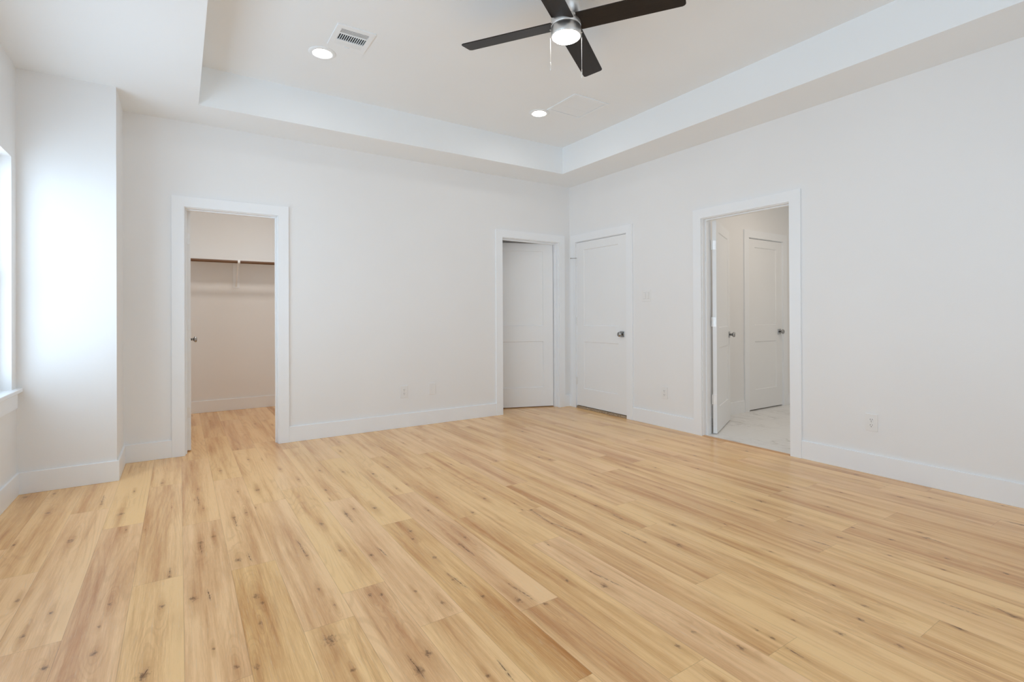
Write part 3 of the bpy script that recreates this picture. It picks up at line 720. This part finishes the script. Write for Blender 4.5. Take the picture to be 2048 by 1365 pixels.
for sx in (-.023, .023):
    b = NB(); t = bmesh.new()
    vs = [(-.0165, -.006, -.033), (.0165, -.006, -.033), (.0165, -.006, .033), (-.0165, -.006, .033), (-.0165, -.0075, -.033), (.0165, -.0075, -.033), (.0165, -.0115, .033), (-.0165, -.0115, .033)]
    q = [t.verts.new((v[0] + sx, v[1], v[2])) for v in vs]
    for f in ((0, 1, 2, 3), (4, 5, 6, 7), (0, 1, 5, 4), (1, 2, 6, 5), (2, 3, 7, 6), (3, 0, 4, 7)): t.faces.new([q[i] for i in f])
    bmesh.ops.recalc_face_normals(t, faces=t.faces); join(b, t)
    b2 = NB(); t = bmesh.new(); box(t, sx - .0172, sx + .0172, -.0063, -.0058, -.0337, .0337); join(b2, t)
    rk = obj('rocker', b, PLASTIC, sw); obj('rocker_gap', b2, SLOT, rk)

# ------------------------------------------------------------------ ceiling fittings
def downlight():
    o = empty('recessed_light', (0, 0, 0))
    b = NB(); lathe(b, [(.060, -.001), (.062, -.006), (.072, -.010), (.088, -.007), (.094, -.0015), (.094, 0), (.060, 0), (.060, -.001)], 56)
    obj('trim_ring', b, VENTW, o)
    b = NB(); lathe(b, [(0, -.0055), (.045, -.005), (.061, -.004), (.061, -.001), (0, -.001)], 56)
    g_ = obj('lens', b, CAN_GLOW, o); g_['label'] = 'glowing white lens'
    return o
GD = 'recessed ceiling lights'
d1 = downlight(); d1.location = (-3.244, -1.150, HT); tag(d1, 'lit recessed light beside the louvred supply vent', 'ceiling light', GD)
d2 = copy_tree(d1); d2.location = (-1.278, -1.110, HT); d2['label'] = 'lit recessed light at the corner of the square return grille'


sv = empty('supply_vent', (-3.120, -1.447, HT)); tag(sv, 'louvred white supply vent with dark slots in the ceiling', 'vent')
VX, VY = .126, .150
GX, GY0, GY1 = .092, -.112, .100
b = NB()
for a in ((-VX, -GX, -VY, VY), (GX, VX, -VY, VY), (-GX, GX, -VY, GY0), (-GX, GX, GY1, VY)):
    t = bmesh.new(); box(t, a[0], a[1], a[2], a[3], -.008, 0, 0); join(b, t)
t = bmesh.new(); box(t, -GX, GX, -.052, -.044, -.008, -.001); join(b, t)
t = bmesh.new(); box(t, -GX, GX, .038, .046, -.008, -.001); join(b, t)
obj('frame', b, VENTW, sv)
b = NB(); t = bmesh.new(); box(t, -GX, GX, GY0, GY1, -.0008, -.0002); join(b, t)
obj('duct_opening', b, DARK, sv)
for y0, y1, tilt, hw in ((GY0, -.052, 14, .0046), (.046, GY1, -28, .0058)):
    n = 6
    for i in range(n):
        yc = y0 + (i + .5) * (y1 - y0) / n
        b = NB(); t = bmesh.new(); box(t, -GX, GX, -hw, hw, -.0005, .0005)
        join(b, t, Matrix.Translation((0, yc, -.0056)) @ Matrix.Rotation(R(tilt), 4, 'X'))
        obj('louver', b, VENTW, sv)
n = 13
for i in range(n):
    xc = -GX + (i + .5) * 2 * GX / n
    b = NB(); t = bmesh.new(); box(t, -.0016, .0016, -.044, .038, -.0075, -.001); join(b, t, Matrix.Translation((xc - .0035, 0, 0)))
    obj('blade', b, VENTW, sv)
b = NB(); t = bmesh.new(); box(t, -.018, .018, .112, .118, -.014, -.008, .001, 1); join(b, t); obj('damper_lever', b, VENTW, sv)

rv_ = empty('return_grille', (-1.072, -1.418, HT)); tag(rv_, 'square flush white return grille in the ceiling', 'vent')
QX, QY = .198, .200
b = NB()
for a in ((-QX, -QX + .028, -QY, QY), (QX - .028, QX, -QY, QY), (-QX + .028, QX - .028, -QY, -QY + .028), (-QX + .028, QX - .028, QY - .028, QY)):
    t = bmesh.new(); box(t, a[0], a[1], a[2], a[3], -.010, 0, .0015, 1); join(b, t)
obj('frame', b, VENTW, rv_)
b = NB(); t = bmesh.new(); box(t, -QX + .028, QX - .028, -QY + .028, QY - .028, -.002, -.0005); join(b, t)
obj('grille_back', b, VENTW, rv_)
for y0, y1 in ((-QY + .034, .036), (.046, QY - .034)):
    n = int((y1 - y0) / .0125)
    for i in range(n):
        yc = y0 + (i + .5) * (y1 - y0) / n
        b = NB(); t = bmesh.new(); box(t, -QX + .032, QX - .032, -.0068, .0068, -.0004, .0004)
        join(b, t, Matrix.Translation((0, yc, -.0055)) @ Matrix.Rotation(R(-18), 4, 'X'))
        obj('louver', b, VENTW, rv_)

# ------------------------------------------------------------------ ceiling fan
FX, FY = -2.238, -2.681
fan = empty('ceiling_fan', (FX, FY, 0)); tag(fan, 'four-blade ceiling fan with dark blades, nickel body and lit lens', 'ceiling fan')
FR = .0865
b = NB(); lathe(b, [(0, HT), (FR * .95, HT), (FR * .95, 2.846), (0, 2.846)], 64); obj('ceiling_mount', b, NICKEL, fan)
b = NB(); lathe(b, [(0, 2.849), (FR * .94, 2.849), (FR * .94, 2.794), (0, 2.794)], 64); obj('motor_groove', b, GROOVE, fan)
b = NB(); lathe(b, [(0, 2.844), (FR - .003, 2.844), (FR, 2.841), (FR, 2.801), (FR - .002, 2.799), (0, 2.799)], 64); obj('motor_housing', b, NICKEL, fan)
b = NB(); lathe(b, [(0, 2.796), (FR - .002, 2.796), (FR, 2.794), (FR, 2.744), (FR - .002, 2.742), (FR - .007, 2.742), (FR - .007, 2.760), (0, 2.760)], 64); obj('light_housing', b, NICKEL, fan)
b = NB(); lathe(b, [(0, 2.727), (.03, 2.728), (.055, 2.731), (.072, 2.736), (.0785, 2.742), (.0785, 2.755), (0, 2.755)], 64)
ln = obj('light_lens', b, LENS_GLOW, fan); ln['label'] = 'glowing white lens'
BW, B0, B1, cr = .066, .072, .655, .018
pts = [(B0, -BW), (B1 - cr, -BW)]
for i in range(7):
    a = R(-90 + 15 * i); pts.append((B1 - cr + cr * math.cos(a), -BW + cr + cr * math.sin(a)))
for i in range(7):
    a = R(15 * i); pts.append((B1 - cr + cr * math.cos(a), BW - cr + cr * math.sin(a)))
pts += [(B1 - cr, BW), (B0, BW)]
PITCHB = -12
for k in range(4):
    b = NB(); prism(b, pts, -.003, .003, .001)
    bl = obj('blade', b, BLADE, fan)
    bl.rotation_mode = 'XYZ'
    bl.matrix_local = Matrix.Translation((0, 0, 2.820)) @ Matrix.Rotation(R(34 + 90 * k), 4, 'Z') @ Matrix.Rotation(R(PITCHB), 4, 'X')
rt = Vector((0.837, -0.547, 0))
for s, zend, zt in ((-1, 2.548, 2.785), (1, 2.505, 2.770)):
    p = rt * s * (FR + .004)
    b = NB(); cyl(b, .0008, (p.x, p.y, zend + .05), (p.x, p.y, zt), 8)
    cyl(b, .0035, (p.x * .96, p.y * .96, zt), (p.x * 1.04, p.y * 1.04, zt), 10)
    pc = obj('pull_chain', b, NICKEL, fan)
    b = NB(); lathe(b, [(0, 0), (.0026, .002), (.0026, .034), (.0014, .045), (.0008, .05), (0, .05)], 12, Matrix.Translation((p.x, p.y, zend)))
    obj('chain_fob', b, NICKEL, pc)
